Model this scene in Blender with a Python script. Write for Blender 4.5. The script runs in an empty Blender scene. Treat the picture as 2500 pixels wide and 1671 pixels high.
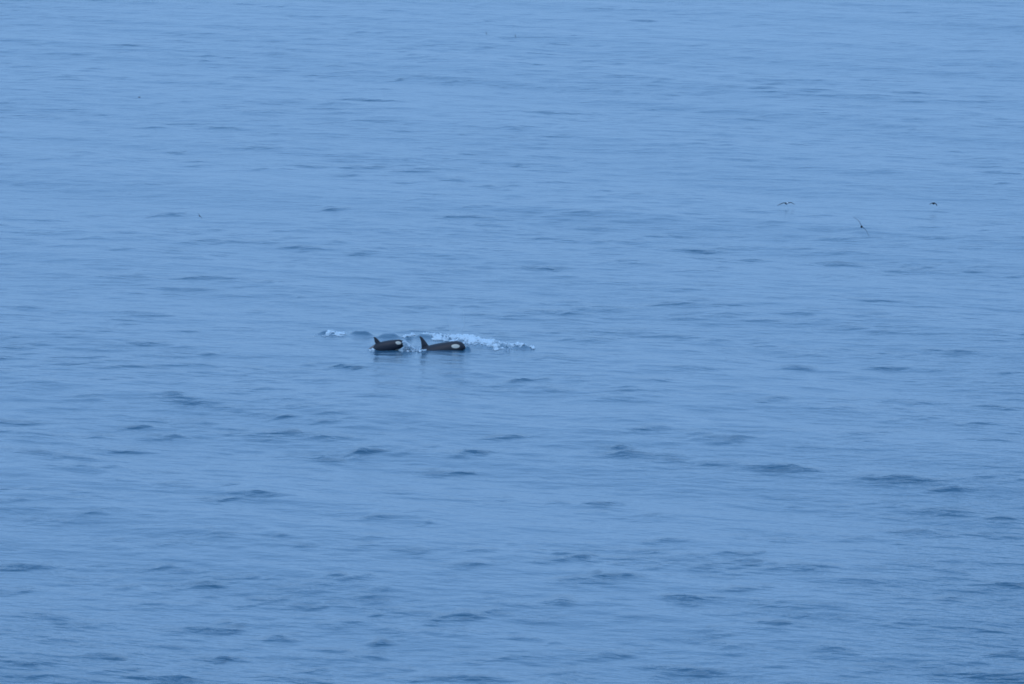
import bpy, bmesh, math, random
import numpy as np
from mathutils import Vector, Matrix

# ------------------------------------------------------------------ camera, sky, sun, exposure
scene = bpy.context.scene
COL = scene.collection
cam_data = bpy.data.cameras.new('camera')
cam_data.sensor_width = 36.0
cam_data.lens = 300.0
cam_data.clip_start = 1.0
cam_data.clip_end = 60000.0
camera = bpy.data.objects.new('camera', cam_data)
camera.location = (0.0, 0.0, 50.0)
camera.rotation_euler = (math.radians(90.0 - 5.4), 0.0, 0.0)
COL.objects.link(camera)
scene.camera = camera

SUN_ELEV, SUN_AZ = 62.0, 200.0          # behind the camera, a little to its left (azimuth from +Y)
world = bpy.data.worlds.new('World')
scene.world = world
world.use_nodes = True
wn, wl = world.node_tree.nodes, world.node_tree.links
wn.clear()
sky = wn.new('ShaderNodeTexSky'); sky.sky_type = 'NISHITA'; sky.sun_disc = False
sky.sun_elevation = math.radians(SUN_ELEV); sky.sun_rotation = math.radians(SUN_AZ)
sky.altitude = 50; sky.air_density = 1.0; sky.dust_density = 0.6; sky.ozone_density = 3.0
cloud = wn.new('ShaderNodeMixRGB'); cloud.blend_type = 'MIX'      # thin even overcast over the clear sky
cloud.inputs['Fac'].default_value = 0.8
cloud.inputs['Color2'].default_value = (3.62, 7.05, 12.6, 1)
bg = wn.new('ShaderNodeBackground'); bg.inputs['Strength'].default_value = 0.1
wo = wn.new('ShaderNodeOutputWorld')
wl.new(sky.outputs['Color'], cloud.inputs['Color1'])
wl.new(cloud.outputs['Color'], bg.inputs['Color'])
wl.new(bg.outputs['Background'], wo.inputs['Surface'])

sun_data = bpy.data.lights.new('sun', 'SUN')
sun_data.energy = 0.5; sun_data.angle = math.radians(14); sun_data.color = (1.0, 0.92, 0.82)
sun = bpy.data.objects.new('sun', sun_data)
az = math.radians(SUN_AZ); el = math.radians(SUN_ELEV)
to_sun = Vector((math.sin(az)*math.cos(el), math.cos(az)*math.cos(el), math.sin(el)))
sun.rotation_euler = to_sun.to_track_quat('Z', 'Y').to_euler()
sun.location = (0, 0, 200)
COL.objects.link(sun)

scene.view_settings.view_transform = 'Standard'
scene.view_settings.look = 'None'
scene.view_settings.exposure = 0.0
scene.view_settings.gamma = 1.0
scene.view_settings.use_curve_mapping = False
scene.cycles.filter_width = 1.7 if hasattr(scene.cycles, 'filter_width') else 1.5
scene.cycles.volume_bounces = 1

# ------------------------------------------------------------------ helpers
rng = np.random.default_rng(11)

def tag(o, label=None, cat=None, group=None, kind=None):
    if label: o['label'] = label
    if cat: o['category'] = cat
    if group: o['group'] = group
    if kind: o['kind'] = kind
    return o

def link(name, me, parent=None):
    o = bpy.data.objects.new(name, me)
    COL.objects.link(o)
    if parent is not None: o.parent = parent
    return o

def smooth(me):
    me.polygons.foreach_set('use_smooth', np.ones(len(me.polygons), dtype=bool))
    me.update()

def vnoise(x, y, seed=0):
    """value noise on a hashed lattice, 0..1"""
    xi = np.floor(x).astype(np.int64); yi = np.floor(y).astype(np.int64)
    fx = x - xi; fy = y - yi
    fx = fx*fx*(3-2*fx); fy = fy*fy*(3-2*fy)
    def h(a, b):
        n = (a*374761393 + b*668265263 + seed*1442695041) & 0xffffffff
        n = ((n ^ (n >> 13))*1274126177) & 0xffffffff
        return ((n ^ (n >> 16)) & 0xffff)/65535.0
    a, b, c, d = h(xi, yi), h(xi+1, yi), h(xi, yi+1), h(xi+1, yi+1)
    return (a*(1-fx)+b*fx)*(1-fy) + (c*(1-fx)+d*fx)*fy

def fbm(x, y, seed=0, octaves=4):
    s = 0; a = 1; t = 0
    for i in range(octaves):
        s = s + a*vnoise(x*2**i, y*2**i, seed+i*17); t += a; a *= .55
    return s/t

def mat(name, color, rough=0.5, spec=0.5, noise=None, bump=None, ior=None):
    m = bpy.data.materials.new(name); m.use_nodes = True
    nt = m.node_tree; b = nt.nodes['Principled BSDF']
    b.inputs['Base Color'].default_value = (*color, 1)
    b.inputs['Roughness'].default_value = rough
    b.inputs['Specular IOR Level'].default_value = spec
    if ior: b.inputs['IOR'].default_value = ior
    tc = nt.nodes.new('ShaderNodeTexCoord')
    if noise:
        c2, sc = noise
        n = nt.nodes.new('ShaderNodeTexNoise'); n.inputs['Scale'].default_value = sc; n.inputs['Detail'].default_value = 4
        mx = nt.nodes.new('ShaderNodeMixRGB')
        mx.inputs['Color1'].default_value = (*color, 1); mx.inputs['Color2'].default_value = (*c2, 1)
        nt.links.new(tc.outputs['Object'], n.inputs['Vector'])
        nt.links.new(n.outputs['Fac'], mx.inputs['Fac']); nt.links.new(mx.outputs['Color'], b.inputs['Base Color'])
    if bump:
        st, sc = bump
        n = nt.nodes.new('ShaderNodeTexNoise'); n.inputs['Scale'].default_value = sc; n.inputs['Detail'].default_value = 5
        bp = nt.nodes.new('ShaderNodeBump'); bp.inputs['Strength'].default_value = st; bp.inputs['Distance'].default_value = .02
        nt.links.new(tc.outputs['Object'], n.inputs['Vector'])
        nt.links.new(n.outputs['Fac'], bp.inputs['Height']); nt.links.new(bp.outputs['Normal'], b.inputs['Normal'])
    return m

# ------------------------------------------------------------------ the sea
# single wavelets that stand out: x, y, half length, strength (metres on the sea)
RIPPLES = [
    (-46.6, 841.1, 1.29, 0.5), (-38.2, 839.7, 1.51, 0.8), (-29.8, 815.8, 1.05, 0.6), (-10.4, 790, 0.61, 1), (-46.8, 806.3, 0.83, 0.5), (10.8, 788.1, 1.82, 0.6),
    (32.3, 868.1, 0.89, 0.8), (4.4, 842.6, 1.3, 0.7), (24.3, 781.8, 0.8, 0.6), (38.2, 733.5, 1.13, 1), (-12.5, 757.4, 2.52, 0.8), (-22.6, 743, 2.67, 0.8),
    (3.7, 741.3, 2.66, 0.7), (-27.8, 729.1, 2.06, 0.7), (-24.5, 722.1, 1.3, 0.8), (-44.1, 745.8, 1.15, 0.8), (-22.9, 706.3, 1.27, 0.9), (-20.9, 698.7, 1.43, 0.7),
    (-27.1, 693.3, 0.98, 1.2), (-6.9, 699.2, 1.08, 0.8), (-4, 692.8, 1.07, 0.6), (0.8, 680.6, 0.7, 0.9), (-16.5, 679.2, 1.57, 0.8), (-11.2, 678.3, 1.74, 0.7),
    (-12.9, 668, 1.03, 0.5), (-3.9, 665.3, 1.37, 0.6), (0.2, 656.3, 1.01, 0.6), (16.5, 705.3, 1.45, 0.5), (20.6, 734.6, 1.13, 0.7), (35.8, 769.4, 1.97, 0.6),
    (28.8, 655.4, 0.67, 0.5), (38.7, 669.9, 1.55, 1), (-25.8, 631.1, 0.97, 1), (-13.1, 635.3, 0.65, 0.8), (-2.3, 627.1, 1.77, 0.9), (-4.6, 627.9, 0.81, 0.6),
    (-10.2, 595.2, 0.92, 0.7), (-14.6, 599.6, 1.38, 0.9), (3.2, 580.9, 1.04, 1.5), (1.6, 582, 0.75, 0.9), (-20.5, 575.4, 1.92, 1), (-26.1, 576.8, 1.18, 0.8),
    (-16.4, 571.3, 0.73, 0.9), (14.2, 591.6, 0.91, 0.8), (16.9, 591.6, 0.91, 0.8), (23.1, 588, 1.51, 0.9), (27.1, 581.6, 1.49, 0.8), (13.1, 599.6, 1.85, 0.6),
    (11, 555, 1.43, 0.8), (13.9, 554.4, 1, 0.7), (23.7, 557.6, 1.72, 0.7), (-23.5, 548.1, 1.41, 0.6), (-16.5, 550.6, 0.85, 0.5), (3.4, 550.3, 0.57, 0.8),
    (-31.6, 552.8, 0.85, 0.6), (-22.8, 527.2, 0.81, 0.9), (-31, 526.4, 0.81, 0.7), (11.2, 511.6, 0.92, 1.1), (17.4, 514.6, 1.19, 1), (22.6, 513.8, 1.06, 0.7),
    (27.3, 522.7, 0.94, 0.7), (8.5, 504.7, 1.04, 0.7), (-24.3, 494.4, 0.64, 1.1), (-19.7, 495.4, 0.51, 1), (-17.8, 491.1, 1.39, 1.1), (-15.4, 487.4, 1, 1),
    (-13.3, 485, 0.62, 1), (23.5, 493.6, 1.78, 1), (28.4, 489.4, 1.26, 1), (-28.2, 482.1, 0.99, 1.4), (-20.9, 479.7, 0.99, 1.5), (-19.5, 475.4, 0.73, 1.6),
    (-23.4, 474.3, 0.49, 0.9), (-12.1, 475.9, 1.47, 1.1), (-10.1, 473.6, 0.73, 1.2), (-21.2, 466.7, 0.96, 1.1), (-25.9, 465.1, 1.79, 1.1), (-23.9, 462.5, 0.95, 1.2),
    (-10.2, 464, 1.31, 1.5), (-7.7, 466.3, 0.6, 1.5), (-2.3, 464.7, 0.96, 1.2), (-0.3, 473.1, 0.61, 1), (-3.4, 456.3, 0.94, 1), (5.6, 467.4, 0.72, 1.5),
    (6.6, 464, 0.95, 1.3), (8.5, 462.5, 0.71, 1.6), (10.1, 473.1, 0.97, 1), (7.5, 475.9, 0.73, 0.9), (11.3, 471.3, 0.48, 1.6), (12.7, 470.1, 0.6, 1.5),
    (11.3, 458.5, 1.18, 1), (13.3, 457.4, 0.71, 1), (15.4, 456.8, 1.41, 1.2), (20.8, 451, 1.86, 1.4), (23.2, 447.3, 0.92, 1.2), (-17.8, 448.3, 0.58, 1.1),
    (-15.3, 449.3, 0.46, 1.1), (-15.3, 441.3, 1.02, 1.1), (-13.3, 442.8, 0.91, 1.4), (-7.2, 432.8, 1, 1), (-21.5, 435.2, 0.56, 1), (4.9, 440.3, 0.68, 1),
    (8, 423.3, 0.65, 0.6), (3, 416.6, 0.54, 1.5), (2.5, 415, 0.86, 0.6), (11.5, 416.7, 0.54, 1.4), (11.7, 414.2, 0.75, 1.4), (13.5, 412.5, 1.28, 1.1),
    (19.8, 414.2, 1.07, 1.1), (20.9, 411.1, 0.85, 1.1), (-2, 413.3, 0.96, 1.1), (-7.9, 409, 0.84, 1.2), (-14.5, 406.7, 0.94, 1.3), (5.6, 408.4, 0.63, 1.3),
    (4.4, 409.8, 0.63, 0.9), (3.3, 406.7, 0.84, 0.8), (2.4, 398.8, 0.62, 1), (8.2, 400.5, 0.83, 1.2), (-11.8, 400.5, 0.93, 1.4), (-10.2, 399.6, 0.93, 1.1),
    (-2.3, 394.2, 1.02, 1.1), (-12.8, 391, 0.4, 1.6), (-14.1, 389.9, 0.9, 1), (-24, 403.8, 0.83, 1.5), (23.8, 405.5, 1.25, 1.6), (-19.6, 390.7, 0.81, 1),
    (-20.7, 385.2, 0.89, 1), (-18.8, 382.9, 0.79, 1.1), (-5.8, 386, 0.6, 0.9), (-7.1, 381.4, 1.18, 1), (-18.2, 378.4, 1.17, 1.2), (-21.2, 375.5, 1.36, 1.6),
    (-16.8, 374, 0.77, 1), (-1.4, 372.6, 1.54, 1.1), (7.1, 376.2, 1.16, 1.1), (16.6, 375.5, 0.68, 1.1), (8.9, 387.6, 0.6, 1.1), (-13.1, 378.4, 0.78, 1.3),
    (22.9, 436.7, 1.01, 1.2), (25, 434.8, 0.78, 1.3), (21.1, 428, 1.43, 1.1), (24, 428, 0.99, 1.2), (14.5, 423.3, 0.87, 0.7), (21.8, 389.1, 1, 1.3),
    (20.8, 400.5, 0.72, 1), (22.7, 379.9, 0.88, 1.6), (20.7, 373.3, 1.35, 1.6), (4.1, 504.7, 0.52, 0.6), (-10.2, 513.8, 0.4, 1.4), (-9.7, 513.3, 0.29, 1.6),
    (0.7, 505.2, 0.52, 0.9), (1.7, 504.2, 0.44, 1), (4.8, 407.2, 0.73, 1), (10.8, 404.7, 0.83, 0.8), (19.9, 473.1, 0.73, 0.8), (26.3, 470.8, 0.73, 1),
    (29.6, 510.6, 0.79, 0.9), (-26.4, 444.8, 0.69, 0.9), (-23.7, 414.2, 0.96, 1.2), (-21.9, 395.5, 0.92, 1.1), (11.7, 392.3, 0.61, 0.8), (-10.3, 421.5, 0.65, 0.7),
    (-4.8, 419.6, 0.65, 0.8), (7.3, 434.8, 0.56, 0.6), (1.2, 392.3, 0.61, 0.9), (10.4, 382.9, 0.89, 1), (14.3, 381.4, 0.79, 0.9), (4.8, 379.9, 0.88, 0.9),
    (9.2, 374, 0.97, 1), (-11, 386.8, 0.8, 1), (-16.7, 398.8, 0.72, 1), (-15.2, 371.1, 1.44, 1.2), (-9.1, 371.7, 1.06, 1),
]
# humps and small ridges pushed up by the swimming whales: x, y, half length, half depth, height, slant
HUMPS = [
    (-7.76, 532.08, 0.62, 1.20, 0.20, 0.00),
    (-11.53, 534.28, 0.60, 0.70, 0.20, 0.00),
    (-9.47, 533.73, 0.66, 0.70, 0.22, -0.10),
    (-5.51, 531.53, 0.54, 0.90, 0.18, 0.00),
    (-4.16, 530.98, 0.49, 0.90, 0.20, 0.00),
    (-2.74, 528.81, 0.81, 1.30, 0.20, -0.15),
    (-0.95, 526.92, 0.81, 1.20, 0.17, -0.20),
    (0.57, 525.58, 0.59, 0.90, 0.17, -0.20),
    (-6.46, 530.98, 0.27, 0.60, 0.15, 0.20),
    (-2.72, 522.35, 0.20, 0.55, 0.30, 0.00),
    (-8.62, 523.30, 0.30, 0.60, 0.12, 0.00),
]
FOAM = [  # x, y, half length, half depth, density
    (-10.81, 533.80, 0.33, 1.31, 0.68),
    (-11.47, 533.53, 0.26, 0.88, 0.58),
    (-12.44, 532.97, 0.36, 0.87, 0.35),
    (-11.82, 532.97, 0.26, 0.66, 0.40),
    (-9.54, 534.91, 0.72, 0.88, 0.25),
    (-6.51, 531.88, 0.31, 0.87, 0.75),
    (-6.22, 533.25, 0.15, 0.66, 0.70),
    (-5.27, 532.97, 0.57, 0.66, 0.60),
    (-4.68, 530.78, 0.31, 1.31, 0.80),
    (-4.22, 530.24, 0.31, 1.09, 0.50),
    (-3.45, 530.24, 0.41, 1.96, 0.70),
    (-2.94, 530.51, 0.51, 1.96, 0.95),
    (-2.42, 529.15, 0.56, 2.17, 1.00),
    (-1.78, 528.34, 0.46, 1.95, 0.80),
    (-1.27, 527.26, 0.38, 1.73, 0.65),
    (-1.01, 524.05, 0.15, 1.29, 0.80),
    (-0.38, 526.18, 0.46, 1.94, 0.50),
    (-0.25, 523.25, 0.30, 0.86, 0.40),
    (0.56, 526.18, 0.30, 1.30, 0.75),
    (1.27, 524.85, 0.13, 0.65, 0.80),
    (-0.76, 528.07, 0.38, 1.08, 0.55),
    (-4.11, 532.97, 0.46, 0.66, 0.30),
    (-6.17, 522.39, 0.35, 0.86, 0.50),
    (-5.70, 522.92, 0.15, 1.07, 0.70),
    (-8.57, 522.92, 0.20, 0.86, 0.50),
    (3.78, 475.21, 0.11, 0.59, 0.35),
    (5.76, 477.64, 0.12, 0.59, 0.35),
    (7.20, 477.86, 0.12, 0.59, 0.40),
    (5.34, 470.65, 0.11, 0.39, 0.25),
]
WAVES = []
for lam0, lam1, n, slope, dir0, spread in [(28, 55, 7, .012, 28, 25), (9, 22, 16, .016, 35, 40), (3.2, 8, 34, .022, 40, 60), (1.3, 3.2, 54, .028, 55, 75)]:
    for i in range(n):
        lam = math.exp(rng.uniform(math.log(lam0), math.log(lam1)))
        th = math.radians(dir0 + rng.normal(0, spread*.6))
        kk = 2*math.pi/lam
        amp = slope*math.sqrt(2/n)/kk
        WAVES.append((kk*math.cos(th), kk*math.sin(th), amp, rng.uniform(0, 2*math.pi), lam))

# short choppy waves that only rise where a wavelet stands
CHOP = []
for i in range(40):
    lam = math.exp(rng.uniform(math.log(1.0), math.log(3.4)))
    th = math.radians(62 + rng.normal(0, 24)); kk = 2*math.pi/lam
    CHOP.append((kk*math.cos(th), kk*math.sin(th), math.sqrt(2/40)/kk, rng.uniform(0, 6.28)))
# broad rougher water; corner and edge patches added to imitate lens darkening: x, y, half width, half depth, amount
ROUGH_AND_VIGNETTE = [(-27, 372, 12, 22, .22), (27, 385, 10, 45, .24), (33, 470, 9, 60, .12), (-60, 930, 20, 70, .08), (62, 900, 22, 90, .08), (45, 620, 10, 80, .04), (-22, 470, 7, 16, .035), (15, 456, 10, 9, .035), (0, 366, 25, 8, .05), (-20, 715, 10, 22, .02), (6, 700, 14, 18, .015)]

RIP = []
for (x, y, hl, s) in RIPPLES:
    r = random.Random(int(x*37+y*91))
    n = r.choice((2, 3, 3, 4)) if hl < 1.3 else r.choice((3, 4, 5))
    for j in range(n):
        a = math.radians(r.uniform(-46, -8))
        t = r.uniform(-.75, .75)
        L = hl*r.uniform(.35, .8)
        RIP.append((x+t*hl, y-t*hl*r.uniform(.3, 1.3)+r.uniform(-1.1, 1.1), 1.35*L/max(.5, math.cos(a)), r.uniform(.35, .75), min(s, 1.25)*r.uniform(.34, .80), a))
n_rip = 0
while n_rip < 3600:      # the many weaker ones between them, gathered in slanting bands
    y = 360*math.exp(rng.uniform(0, math.log(1000/360)))
    x = rng.uniform(-1, 1)*y*.085
    ca, sa = math.cos(math.radians(-40)), math.sin(math.radians(-40))
    dens = float(fbm(np.array([(x*ca+y*sa)/26.]), np.array([(-x*sa+y*ca)/7.]), 55, 3)[0])
    if rng.random() > max(0, (dens-.40)*4.5): continue
    n_rip += 1
    RIP.append((x, y, rng.uniform(.3, 1.25)*(y/520)**.5, rng.uniform(.3, .8), rng.uniform(.08, .50)*min(1.3, .5+dens), math.radians(rng.uniform(-46, -4))))

def water_base(X, Y):
    """height of the sea without the single wavelets"""
    Z = np.zeros_like(X)
    gust = .55 + .9*fbm(X/23, Y/60, 5, 3)
    gust2 = .35 + 1.3*fbm(X/9+40, Y/22, 9, 3)
    for kx, ky, a, ph, lam in WAVES:
        g = 1.0 if lam > 9 else (gust if lam > 3.2 else gust*gust2)
        Z += g*a*np.sin(kx*X + ky*Y + ph)
    return Z

def stamps(X, Y, Z, xs=None, ys=None):
    """adds the wavelets and humps; with xs, ys the grid is regular and only a window is touched"""
    def win(cx, cy, r):
        if xs is None: return slice(None), slice(None)
        return slice(np.searchsorted(ys, cy-r), np.searchsorted(ys, cy+r)), slice(np.searchsorted(xs, cx-r), np.searchsorted(xs, cx+r))
    for (x, y, L, w, s, a) in RIP:
        if xs is None and (abs(x+5) > 14 or abs(y-528) > 25): continue
        sl = win(x, y, 3.2*max(L, w)) if xs is not None else slice(None)
        dx = X[sl]-x; dy = Y[sl]-y
        u = dx*math.cos(a)+dy*math.sin(a); v = -dx*math.sin(a)+dy*math.cos(a)
        v = v + .22*np.sin(u*2.3+x*7) + .12*np.sin(u*5.1+y*3)
        u = u + .35*np.sin(v*1.7+x*3)
        Z[sl] += RIPPLE_SLOPE*w*s*np.exp(-(u/L)**2)*np.exp(-(v/w)**2)
    if xs is not None:
        global CHOPPY
        B = np.zeros_like(X); W = X + 1.3*(vnoise(X*.9, Y*.5, 71)-.5); V2 = Y + 2.2*(vnoise(X*1.3, Y*.45, 72)-.5)
        CHOPPY = np.zeros_like(X)
        for (x, y, L, w, s, a) in RIP:
            L = L*1.15; sl = win(x, y, 3.4*max(L, 1.3))
            dx = W[sl]-x; dy = V2[sl]-y
            u = dx*math.cos(a)+dy*math.sin(a); v = -dx*math.sin(a)+dy*math.cos(a)
            CHOPPY[sl] += s*np.exp(-(u/L)**2-np.where(v > 0, (v/(.35+w*.5))**2, (v/(.7+1.3*w))**2))
        CHOPPY = np.minimum(CHOPPY, 1.6)
        for (x, y, hl, s) in RIPPLES:
            sl = win(x, y, 3*hl+3)
            dx = X[sl]-x; dy = Y[sl]-y+dx*.7
            B[sl] += .035*s*np.exp(-(dx/(hl*1.1))**2-(dy/(1.1+hl*.5))**2)
        for (x, y, rx, ry, am) in ROUGH_AND_VIGNETTE:
            sl = win(x, y, 3*max(rx, ry))
            CHOPPY[sl] += 4*am*np.exp(-((X[sl]-x)/rx)**2-((Y[sl]-y)/ry)**2)
        C = np.zeros_like(X)
        for kx, ky, am, ph in CHOP: C += am*np.sin(kx*X+ky*Y+ph)
        B = np.minimum(B, .16)
        Z += np.where((np.abs(X) < 84) & (Y > 345) & (Y < 1000), B*C, 0)
    for (x, y, L, w, h, sl_) in HUMPS:
        sl = win(x, y, 4*max(L, w)) if xs is not None else slice(None)
        dx = X[sl]-x; dy = Y[sl]-y - dx*sl_*10
        n = .7+.6*fbm(X[sl]*1.7, Y[sl]*.9, 31, 3)
        Z[sl] += h*n*np.exp(-(dx/L)**4)*np.exp(-(dy/w)**2)
    return Z
RIPPLE_SLOPE = .125

def axis(segs):
    out = [segs[0][0]]
    for a, b, st in segs:
        n = max(1, int(round((b-a)/st)))
        out += list(np.linspace(a, b, n+1)[1:])
    return np.array(out)
def grow(a, b, first, ratio=1.35):
    out = []; s = first; x = a; sg = 1 if b > a else -1
    while (b-x)*sg > 0:
        x += sg*s; s *= ratio; out.append(x)
    return out
xs = axis([(-84, -16, .35), (-16, 6, .11), (6, 84, .35)])
xs = np.concatenate([grow(-84, -26000, .4)[::-1], xs, grow(84, 26000, .4)])
ys = axis([(345, 505, .4), (505, 548, .16), (548, 1000, .45)])
ys = np.concatenate([grow(345, -4000, .6)[::-1], ys, grow(1000, 45000, .7, 1.12)])
X, Y = np.meshgrid(xs, ys)
Z = water_base(X.ravel(), Y.ravel()).reshape(X.shape)
far = np.maximum(np.abs(X)-84, 0)/60 + np.maximum(Y-1000, 0)/400 + np.maximum(345-Y, 0)/60
Z *= np.exp(-far)
Z = stamps(X, Y, Z, xs, ys)
CHOPPY *= np.exp(-far)
ny, nx = X.shape
co = np.stack([X, Y, Z], -1).reshape(-1, 3).astype(np.float32)
ii = (np.arange(ny-1)[:, None]*nx + np.arange(nx-1)[None, :]).ravel()
quads = np.stack([ii, ii+1, ii+nx+1, ii+nx], -1).astype(np.int32)
me = bpy.data.meshes.new('sea')
me.vertices.add(len(co)); me.vertices.foreach_set('co', co.ravel())
me.loops.add(len(quads)*4); me.loops.foreach_set('vertex_index', quads.ravel())
me.polygons.add(len(quads)); me.polygons.foreach_set('loop_start', np.arange(0, len(quads)*4, 4, dtype=np.int32))
me.update(calc_edges=True)
smooth(me)
at_ = me.attributes.new('choppy', 'FLOAT', 'POINT'); at_.data.foreach_set('value', CHOPPY.ravel().astype(np.float32))
sea = link('sea', me)
tag(sea, 'calm blue sea with small dark wavelets', kind='structure')

m = bpy.data.materials.new('sea_water'); m.use_nodes = True
nt = m.node_tree; N = nt.nodes; Lk = nt.links
b = N['Principled BSDF']
b.inputs['Base Color'].default_value = (0.030, 0.112, 0.188, 1)
b.inputs['IOR'].default_value = 1.333
b.inputs['Roughness'].default_value = 0.19
tc = N.new('ShaderNodeTexCoord')
def bumpnoise(scale, stretch, dist, prev=None, detail=3, boost=0):
    mp = N.new('ShaderNodeMapping'); mp.vector_type = 'TEXTURE'; mp.inputs['Scale'].default_value = stretch
    mp.inputs['Rotation'].default_value = (0, 0, math.radians(-38))
    n = N.new('ShaderNodeTexNoise'); n.inputs['Scale'].default_value = scale; n.inputs['Detail'].default_value = detail
    bp = N.new('ShaderNodeBump'); bp.inputs['Strength'].default_value = 1; bp.inputs['Distance'].default_value = dist
    Lk.new(tc.outputs['Object'], mp.inputs['Vector']); Lk.new(mp.outputs['Vector'], n.inputs['Vector'])
    if boost:
        at = N.new('ShaderNodeAttribute'); at.attribute_name = 'choppy'
        mu = N.new('ShaderNodeMath'); mu.operation = 'MULTIPLY_ADD'; mu.inputs[1].default_value = boost; mu.inputs[2].default_value = 1
        Lk.new(at.outputs['Fac'], mu.inputs[0])
        m2 = N.new('ShaderNodeMath'); m2.operation = 'MULTIPLY'
        Lk.new(n.outputs['Fac'], m2.inputs[0]); Lk.new(mu.outputs[0], m2.inputs[1]); Lk.new(m2.outputs[0], bp.inputs['Height'])
    else: Lk.new(n.outputs['Fac'], bp.inputs['Height'])
    if prev: Lk.new(prev.outputs['Normal'], bp.inputs['Normal'])
    return bp
b1 = bumpnoise(1.0, (1.5, 1, 1), .085, boost=2.9)
b2 = bumpnoise(4.0, (1.2, 1, 1), .009, b1)
Lk.new(b2.outputs['Normal'], b.inputs['Normal'])
sea.data.materials.append(m)

# ------------------------------------------------------------------ foam
M_FOAM = mat('foam_white', (.74, .86, .93), .8, .2, noise=((.58, .72, .82), 6))
M_FROTH = M_FOAM.copy()
nt = M_FOAM.node_tree      # drops and spray let light through
tr = nt.nodes.new('ShaderNodeBsdfTranslucent'); tr.inputs['Color'].default_value = (.95, .98, 1, 1)
ms = nt.nodes.new('ShaderNodeMixShader'); ms.inputs['Fac'].default_value = .35
nt.links.new(nt.nodes['Principled BSDF'].outputs[0], ms.inputs[1]); nt.links.new(tr.outputs[0], ms.inputs[2])
nt.links.new(ms.outputs[0], nt.nodes['Material Output'].inputs['Surface'])
M_FROTH.name = 'froth'     # thin froth lets the water show through
nt = M_FROTH.node_tree
at = nt.nodes.new('ShaderNodeAttribute'); at.attribute_name = 'thickness'
nt.links.new(at.outputs['Fac'], nt.nodes['Principled BSDF'].inputs['Alpha'])
def foam_sheet(name, label, items, seed, x0, x1, y0, y1, cut=.5, lift=.05):
    """lacy sheet of froth lying on the waves: lumps with holes between them"""
    fx = np.arange(x0, x1, .045); fy = np.arange(y0, y1, .10)
    FX, FY = np.meshgrid(fx, fy)
    M = np.zeros_like(FX)
    for (x, y, L, D, d) in items:
        q = ((FX-x)/(L*1.15))**2 + ((FY-y)/(D*1.15))**2
        M = np.maximum(M, d*np.exp(-q*q*.7))
    n = .5*fbm(FX*2.9, FY*1.3, seed, 4) + .5*fbm(FX*9, FY*3.5, seed+3, 3)
    V = M*.95 + (n-.5)*2.4
    keep = (V > cut-.22) & (M > .06)
    AL = np.clip((V-cut+.22)/.45, 0, 1)*np.clip(M*3, 0, 1)*.92
    FZ = water_base(FX.ravel(), FY.ravel()).reshape(FX.shape)
    FZ = stamps(FX, FY, FZ)
    lump = np.clip((V-cut)*2.2, 0, 1)
    FZ = FZ + .012 + lift*lump*(.4+1.1*vnoise(FX*9, FY*5, seed+8))
    idx = -np.ones(FX.shape, dtype=int)
    vs, fs, al = [], [], []
    for j, i in zip(*np.nonzero(keep[:-1, :-1])):
        c = [(j, i), (j, i+1), (j+1, i+1), (j+1, i)]
        q = []
        for a in c:
            if idx[a] < 0:
                idx[a] = len(vs); vs.append((FX[a], FY[a], FZ[a])); al.append(AL[a])
            q.append(int(idx[a]))
        fs.append(q)
    me = bpy.data.meshes.new(name); me.from_pydata(vs, [], fs); smooth(me)
    at_ = me.attributes.new('thickness', 'FLOAT', 'POINT'); at_.data.foreach_set('value', np.array(al, dtype=np.float32))
    me.materials.append(M_FROTH)
    o = link(name, me); tag(o, label, 'foam', kind='stuff')
    return o

def blobs(name, label, pts, cat='splash'):
    """spray: many small lumpy drops, one mesh"""
    base = bmesh.new(); bmesh.ops.create_icosphere(base, subdivisions=1, radius=1)
    bv = np.array([v.co[:] for v in base.verts]); bf = [[v.index for v in f.verts] for f in base.faces]; base.free()
    vs, fs = [], []
    for k, (x, y, z, r) in enumerate(pts):
        s = bv*r*(1+.35*(rng.random((len(bv), 1))-.5))*np.array([1, 1, .8])
        o = len(vs); vs += (s+np.array([x, y, z])).tolist(); fs += [[a+o for a in f] for f in bf]
    me = bpy.data.meshes.new(name); me.from_pydata(vs, [], fs); smooth(me); me.materials.append(M_FOAM)
    o = link(name, me); tag(o, label, cat, kind='stuff')
    return o

foam_sheet('foam', 'long trail of white foam on the water behind the two orcas', [f for f in FOAM if -8 < f[0] < 2.5 and f[1] > 523.8], 4, -7.6, 2, 522, 538, .38, .09)
foam_sheet('foam', 'small separate patch of white foam left of the orcas, behind the smaller one', [f for f in FOAM if f[0] <= -8 and f[1] > 525], 7, -13.5, -8.2, 529.5, 537.5, .5, .05)
foam_sheet('foam', 'thin foam on the water between the two orcas, at their fins', [f for f in FOAM if f[0] < 0 and f[1] < 523.8], 9, -9.2, -5, 519.5, 525.5, .45, .07)

def zwater(x, y):
    a = np.array([[float(x)]]); c = np.array([[float(y)]])
    z = water_base(a.ravel(), c.ravel()).reshape(1, 1)
    return float(stamps(a, c, z)[0, 0])

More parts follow.
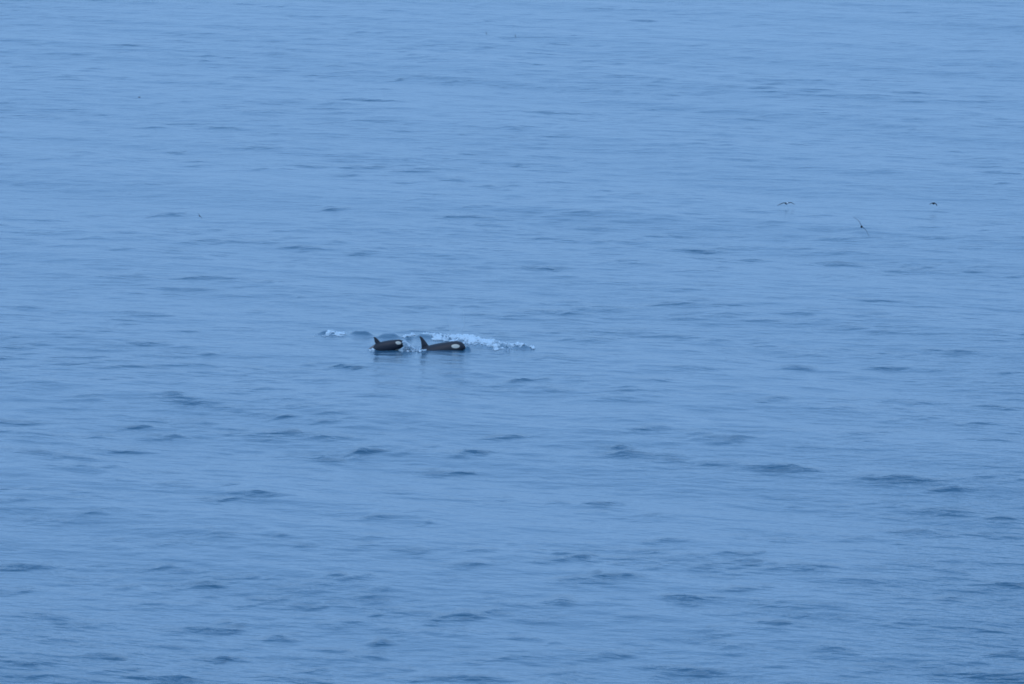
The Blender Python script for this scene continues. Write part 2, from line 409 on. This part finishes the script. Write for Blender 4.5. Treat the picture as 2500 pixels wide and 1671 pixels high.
# ------------------------------------------------------------------ orcas
M_SKIN = mat('orca_black_skin', (.013, .015, .024), .55, .5, noise=((.020, .022, .034), 3), bump=(.15, 12))
M_PATCH = mat('orca_pale_patch', (.74, .69, .58), .45, .4, noise=((.64, .59, .49), 6))
M_SADDLE = mat('orca_saddle_grey', (.23, .20, .20), .4, .4, noise=((.16, .14, .14), 4))
M_BELLY = mat('orca_white_belly', (.6, .55, .48), .45, .4)
PROF = [  # fraction of length from the nose, top, bottom, half width (metres for a 5.4 m whale)
    (.000, .02, -.10, .03), (.008, .15, -.19, .13), (.025, .29, -.26, .22), (.05, .39, -.33, .30), (.085, .455, -.41, .38), (.13, .49, -.49, .45),
    (.19, .53, -.56, .52), (.27, .58, -.61, .58), (.36, .60, -.62, .60), (.45, .58, -.60, .57), (.55, .50, -.54, .49),
    (.65, .38, -.43, .38), (.75, .26, -.31, .25), (.84, .17, -.21, .14), (.92, .11, -.13, .09), (.97, .07, -.08, .07), (1.0, .03, -.03, .04)]
PA = np.array(PROF)
def prof(s):
    return [float(np.interp(s, PA[:, 0], PA[:, i])) for i in (1, 2, 3)]
def spine_z(s):         # back gently arched, tail stock dropping behind the fin
    t = max(0, s-.40); return -3.6*t*t
def ring_point(s, a, grow=0.0):
    top, bot, hw = prof(s)
    c, si = math.cos(a), math.sin(a)
    z = (top if si > 0 else -bot)*(abs(si)**.92)*(1 if si > 0 else -1)
    y = hw*(abs(c)**.92)*(1 if c > 0 else -1)
    r = math.hypot(y, z) or 1
    return Vector((-s*5.4, y*(1+grow/r), z*(1+grow/r)+spine_z(s)*1.0))

def orca_mesh(fin_h):
    bm = bmesh.new()
    S = [0, .004, .012, .025, .04, .06, .085, .11, .14, .18] + [.22+.04*i for i in range(20)]
    S = [s for s in S if s < 1]+[1.0]
    n = 32; rings = []
    for s in S:
        rings.append([bm.verts.new(ring_point(s, 2*math.pi*i/n)) for i in range(n)])
    for a, b_ in zip(rings, rings[1:]):
        for i in range(n): bm.faces.new((a[i], a[(i+1) % n], b_[(i+1) % n], b_[i]))
    bm.faces.new(rings[0][::-1]); bm.faces.new(rings[-1])
    def blade(outline, thick, M_):
        """closed lens-shaped solid from a 2D outline"""
        cx = sum(p[0] for p in outline)/len(outline); cy = sum(p[1] for p in outline)/len(outline)
        up, dn = [], []
        e = [bm.verts.new(M_ @ Vector((p[0], 0, p[1]))) for p in outline]
        for sgn, lst in ((1, up), (-1, dn)):
            for f, h in ((.72, .75), (.4, 1.0)):
                lst.append([bm.verts.new(M_ @ Vector((cx+(p[0]-cx)*f, sgn*thick*h*(.5+.5*(1-(p[1]-outline[0][1])/(max(q[1] for q in outline)-outline[0][1]+1e-6))), cy+(p[1]-cy)*f))) for p in outline])
        m_ = len(outline)
        for lst in (up, dn):
            seq = [e]+lst
            for a, b_ in zip(seq, seq[1:]):
                for i in range(m_): bm.faces.new((a[i], a[(i+1) % m_], b_[(i+1) % m_], b_[i]))
            bm.faces.new(lst[-1])
    # dorsal fin, hooked back: base runs from s=.40 to .52
    xf = -.40*5.4
    zb = .42
    tx, tz = fin_h        # where the tip stands from the front of the fin's base
    front = [(xf+.14, zb-.02), (xf, zb+.13), (xf+tx*.20, zb+.13+tz*.30), (xf+tx*.42, zb+.13+tz*.62), (xf+tx*.66, zb+.13+tz*.88), (xf+tx*.86, zb+.13+tz*.99)]
    tip = [(xf+tx, zb+.13+tz), (xf+tx-.03, zb+.13+tz*.95)]
    rear = [(xf+tx*1.0, zb+.13+tz*.80), (xf+tx*.98-.0, zb+.13+tz*.55), (xf+tx*.99-.02, zb+.13+tz*.30), (xf-.51, zb+.06), (xf-.62, zb-.10)]
    blade(front+tip+rear, .10, Matrix.Identity(4))
    # pectoral fins and flukes (under water)
    for sg in (1, -1):
        pec = [(0, 0), (.42, 0), (.52, .35), (.46, .75), (.28, 1.0), (.02, .95), (-.1, .5)]
        M_ = Matrix.Translation((-1.62, sg*.36, -.32)) @ Matrix.Rotation(sg*math.radians(125), 4, 'X') @ Matrix.Rotation(math.radians(-12), 4, 'Y')
        blade(pec, .06, M_)
        fl = [(0, 0), (.42, 0), (.36, .3), (.12, .7), (-.16, 1.1), (-.24, 1.08), (-.2, .6), (-.16, .2)]
        M_ = Matrix.Translation((-5.28, 0, spine_z(.97))) @ Matrix.Rotation(-sg*math.radians(90), 4, 'X')
        blade(fl, .05, M_)
    bmesh.ops.recalc_face_normals(bm, faces=bm.faces)
    me = bpy.data.meshes.new('orca_body'); bm.to_mesh(me); bm.free()
    return me

def shell(name, me_name, material, parent, side, s0, s1, a0, a1, shape, grow=.007):
    """patch of skin lying on the body between two positions and two angles, cut to an outline"""
    ns, na = 26, 16
    vs, fs = [], []
    for i in range(ns+1):
        t = i/ns*2-1
        lo, hi = shape(t)
        for j in range(na+1):
            q = j/na
            ang = a0+(a1-a0)*(lo+(hi-lo)*q)
            if side < 0: ang = math.pi-ang
            edge = min(1, 4*min(q, 1-q), 5*(1-abs(t)))
            vs.append(ring_point(s0+(s1-s0)*(t*.5+.5), ang, .001+grow*edge)[:])
    for i in range(ns):
        for j in range(na):
            a = i*(na+1)+j
            f = (a, a+1, a+na+2, a+na+1)
            fs.append(f if side < 0 else f[::-1])
    me = bpy.data.meshes.new(me_name); me.from_pydata(vs, [], fs); smooth(me)
    me.materials.append(material)
    return link(name, me, parent)

def oval(t):
    r = math.sqrt(max(0, 1-abs(t)**2.3)); k = .13*t; return (.5-.43*r+k, .5+.43*r+k)
def saddle(t):
    r = max(.02, 1-abs(t)**1.5); return (1-r, 1.0)

def make_orca(label, scale, fin_h, loc, pitch, yaw, roll=0, patch=(.075, .178, .22, .80)):
    root = bpy.data.objects.new('orca', None); COL.objects.link(root)
    tag(root, label, 'orca', 'orcas swimming to the right')
    me = orca_mesh(fin_h)
    body = link('body', me, root)
    rm = body.modifiers.new('remesh', 'REMESH'); rm.mode = 'VOXEL'; rm.voxel_size = .027; rm.use_smooth_shade = True
    sm = body.modifiers.new('smooth', 'SMOOTH'); sm.factor = .5; sm.iterations = 3
    dg = bpy.context.evaluated_depsgraph_get()
    me2 = bpy.data.meshes.new_from_object(body.evaluated_get(dg))
    body.modifiers.clear(); body.data = me2; smooth(me2)
    me2.materials.clear(); me2.materials.append(M_SKIN); me2.materials.append(M_BELLY)
    cs = np.empty(len(me2.polygons)*3); me2.polygons.foreach_get('center', cs); cs = cs.reshape(-1, 3)
    sz = np.array([spine_z(-x/5.4) for x in cs[:, 0]])
    belly = (cs[:, 2]-sz < -.38) & (np.abs(cs[:, 1]) < .34) & (cs[:, 0] > -4.0)
    me2.polygons.foreach_set('material_index', belly.astype(np.int32))
    for side in (1, -1):
        shell('eye_patch', 'eye_patch', M_PATCH, root, side, patch[0], patch[1], patch[2], patch[3], oval)
        shell('saddle_patch', 'saddle_patch', M_SADDLE, root, side, .50, .66, .25, 1.38, saddle)
    # blowhole rim
    bm = bmesh.new()
    bmesh.ops.create_icosphere(bm, subdivisions=2, radius=.06, matrix=Matrix.Translation((-.135*5.4, 0, .485)) @ Matrix.Diagonal((1, 1.4, .35, 1)))
    mb = bpy.data.meshes.new('blowhole'); bm.to_mesh(mb); bm.free(); smooth(mb); mb.materials.append(M_SKIN)
    link('blowhole', mb, root)
    root.scale = (scale,)*3
    root.rotation_euler = (math.radians(roll), math.radians(-pitch), math.radians(yaw))
    root.location = loc
    return root
# the root sits at the nose tip
# LOC
big = make_orca('larger orca on the right with tall hooked fin and cream eye patch', 1.0, (-.43, .74), (-2.88, 522.9, .31), 14.5, -5, patch=(.053, .145, .03, .68))
calf = make_orca('smaller orca calf on the left, behind the splash, with short fin', .66, (-.56, .64), (-6.62, 523.4, .45), 12.5, -5, patch=(.048, .143, -.02, .78))

# ------------------------------------------------------------------ spray round the heads and fins
pts = []
for i in range(2000):      # lobe of white water thrown up in front of the calf's head
    t = rng.random()**1.2
    x = -6.62+.62*t+rng.normal(0, .04); y = 522.95+rng.normal(0, .12)
    h = (.50*(1-t)**.9+.10)*rng.random()**.8
    pts.append((x, y, zwater(x, y)+h, rng.uniform(.05, .10) if i < 420 else rng.uniform(.015, .04)))
blobs('bow_splash', 'lobe of white water thrown up in front of the smaller orca\'s head', pts)
pts = []
for i in range(170):
    a = rng.random(); x = -2.96+.30*a+rng.normal(0, .012); y = 523.0-.1*a
    z = .62-.5*a**1.6
    pts.append((x, y, z+rng.normal(0, .015), rng.uniform(.008, .022)))
for i in range(160):      # thin white line of water running over the top of the head
    a = rng.random(); x = -3.35+.42*a; y = 523.35+rng.normal(0, .05)
    pts.append((x, y, .62+.04*math.sin(a*3)+rng.normal(0, .02), rng.uniform(.008, .022)))
blobs('head_splash', 'thin arc of white spray over the nose of the larger orca', pts)
pts = []
for i in range(150):
    t = rng.random(); x = -5.76+rng.normal(0, .05)+.02*t; y = 522.7+rng.normal(0, .2)
    pts.append((x, y, zwater(x, y)+.30*t*rng.random(), rng.uniform(.015, .04)))
for i in range(90):
    x = rng.uniform(-5.6, -5.25); y = 522.3+rng.normal(0, .15)
    pts.append((x, y, zwater(x, y)+.03+.06*rng.random(), rng.uniform(.015, .035)))
blobs('fin_splash', 'small white splash behind the tall fin of the larger orca', pts)
pts = []
for i in range(300):      # spray standing on the foam trail behind the whales
    f = FOAM[rng.integers(6, 21)]
    x = f[0]+rng.normal(0, f[2]*.6); y = f[1]+rng.normal(0, f[3]*.4)
    pts.append((x, y, zwater(x, y)+.02+.14*rng.random()**2, rng.uniform(.015, .045)))
blobs('spray', 'scattered white drops over the foam trail behind the orcas', pts)

# ------------------------------------------------------------------ blow: faint breath hanging behind the larger head
bm = bmesh.new()
for (x, z, r) in [(-3.6, .75, .28), (-3.5, 1.15, .42), (-3.42, 1.65, .55), (-3.38, 2.15, .5)]:
    bmesh.ops.create_icosphere(bm, subdivisions=2, radius=r, matrix=Matrix.Translation((x, 523.9, z)))
me = bpy.data.meshes.new('blow_mist'); bm.to_mesh(me); bm.free()
blow = link('blow_mist', me)
rm = blow.modifiers.new('remesh', 'REMESH'); rm.mode = 'VOXEL'; rm.voxel_size = .12; rm.use_smooth_shade = True
tag(blow, 'faint pale breath mist rising above the head of the larger orca', 'mist', kind='stuff')
m = bpy.data.materials.new('mist'); m.use_nodes = True
nt = m.node_tree; nt.nodes.remove(nt.nodes['Principled BSDF'])
pv = nt.nodes.new('ShaderNodeVolumePrincipled'); pv.inputs['Color'].default_value = (.85, .93, 1, 1)
pv.inputs['Density'].default_value = .28
nt.links.new(pv.outputs['Volume'], nt.nodes['Material Output'].inputs['Volume'])
blow.data.materials.append(m)

# ------------------------------------------------------------------ seabirds
M_BIRD = mat('dark_plumage', (.022, .026, .036), .7, .2, noise=((.035, .04, .05), 20))
M_BIRDW = mat('white_plumage', (.85, .87, .88), .6, .2, noise=((.75, .77, .78), 20))
def make_bird(label, span, loc, heading, roll=0, pitch=0, droop=(8, -22), body_len=.5, chord=.17, white=False, fold=0):
    """bird flying along local +X, wings along +-Y; one continuous mesh, head white where asked"""
    root = bpy.data.objects.new('seabird', None); COL.objects.link(root)
    bm = bmesh.new()
    L = body_len; n = 10
    R = [(.50, .012, 0), (.44, .020, 0), (.38, .045, .01), (.30, .056, .012), (.20, .062, 0), (.05, .085, -.01), (-.12, .078, -.01), (-.28, .045, 0), (-.38, .03, .004), (-.5, .014, .006)]
    rings = []
    for fx, r, z in R:
        fl = 2.6 if fx < -.33 else 1
        rings.append([bm.verts.new((fx*L, r*L*2*fl*math.cos(2*math.pi*i/n), (z+r*math.sin(2*math.pi*i/n))*L*2/ (1 if fl == 1 else 1.6))) for i in range(n)])
    for a, b_ in zip(rings, rings[1:]):
        for i in range(n): bm.faces.new((a[i], a[(i+1) % n], b_[(i+1) % n], b_[i]))
    bm.faces.new(rings[0][::-1]); bm.faces.new(rings[-1])
    hs = span/2
    for sg in (1, -1):
        # stations: distance, sweep, chord, thickness
        st = [(.0, .0, 1.1, .06), (.12, .03, 1.0, .06), (.42, .08, .9, .045), (.72, -.02, .75, .034), (.93, -.14, .5, .022), (1.0, -.22, .2, .012)]
        y = .02*sg; z = .02; prev = None; d0 = 0
        for k, (d, sw, c, th) in enumerate(st):
            th *= min(1, chord/.2); ang = math.radians(droop[0] if d <= .42 else droop[1])
            y += sg*(d-d0)*hs*math.cos(ang); z += (d-d0)*hs*math.sin(ang); d0 = d
            x = .06*L+sw*hs*.55
            ring = [bm.verts.new(p) for p in ((x+chord*c*.5, y, z), (x+chord*c*.15, y, z+th*.6), (x-chord*c*.5, y, z), (x+chord*c*.15, y, z-th*.5))]
            if prev:
                for i in range(4): bm.faces.new((prev[i], prev[(i+1) % 4], ring[(i+1) % 4], ring[i]))
            else: bm.faces.new(ring)
            prev = ring
        bm.faces.new(prev)
    bmesh.ops.recalc_face_normals(bm, faces=bm.faces)
    me = bpy.data.meshes.new('seabird'); bm.to_mesh(me); bm.free(); smooth(me)
    me.materials.append(M_BIRD); me.materials.append(M_BIRDW)
    if white:
        for p in me.polygons:
            if p.center.x > -.02*L and abs(p.center.y) < .11*L*2 and p.index < 90: p.material_index = 1
    link('body', me, root)
    # bill
    bm = bmesh.new()
    bmesh.ops.create_cone(bm, cap_ends=True, segments=6, radius1=.014, radius2=.003, depth=.08, matrix=Matrix.Translation((.5*L+.03, 0, .004)) @ Matrix.Rotation(math.radians(90), 4, 'Y'))
    mb = bpy.data.meshes.new('bill'); bm.to_mesh(mb); bm.free(); mb.materials.append(M_BIRD)
    link('bill', mb, root)
    root.rotation_mode = 'QUATERNION'
    # roll is the tilt of the wing line seen by a viewer looking north
    q = Matrix.Rotation(math.radians(roll), 3, 'Y') @ Matrix.Rotation(math.radians(heading), 3, 'Z') @ Matrix.Rotation(math.radians(-pitch), 3, 'Y')
    root.rotation_quaternion = q.to_quaternion()
    root.location = loc
    tag(root, label, 'bird', 'dark seabirds flying low over the sea')
    return root
make_bird('seabird with arched wings and white head, leftmost of the three larger birds', 1.60, (20.45, 634.0, 0.45), -58, 0, 0, (6, -24), 0.52, 0.22, True)
make_bird('dark seabird with both wings bent down, farthest right bird', 0.71, (31.41, 634.0, 0.45), 62, 8, 0, (-8, -45), 0.5, 0.24, False)
make_bird('dark seabird banking steeply on long thin wings just above the water', 1.83, (24.34, 592.0, 2.10), 90, 52, 0, (10, -12), 0.5, 0.1, False)
make_bird('tiny dark bird tilted low over the water on the left side', 0.53, (-22.59, 615.0, 1.01), 60, 48, 0, (15, -20), 0.22, 0.09, False)
make_bird('tiny dark bird low over the water in the upper left', 0.38, (-32.60, 745.0, 1.08), 30, 0, 0, (10, -20), 0.2, 0.08, False)
make_bird('tiny dark upright bird near the top edge, left one of the pair', 0.42, (-2.54, 840.0, 1.14), 75, 75, 0, (5, -15), 0.18, 0.09, False)
make_bird('tiny dark upright bird near the top edge, right one of the pair', 0.51, (0.32, 840.0, 0.90), 75, 82, 0, (5, -15), 0.18, 0.09, False)
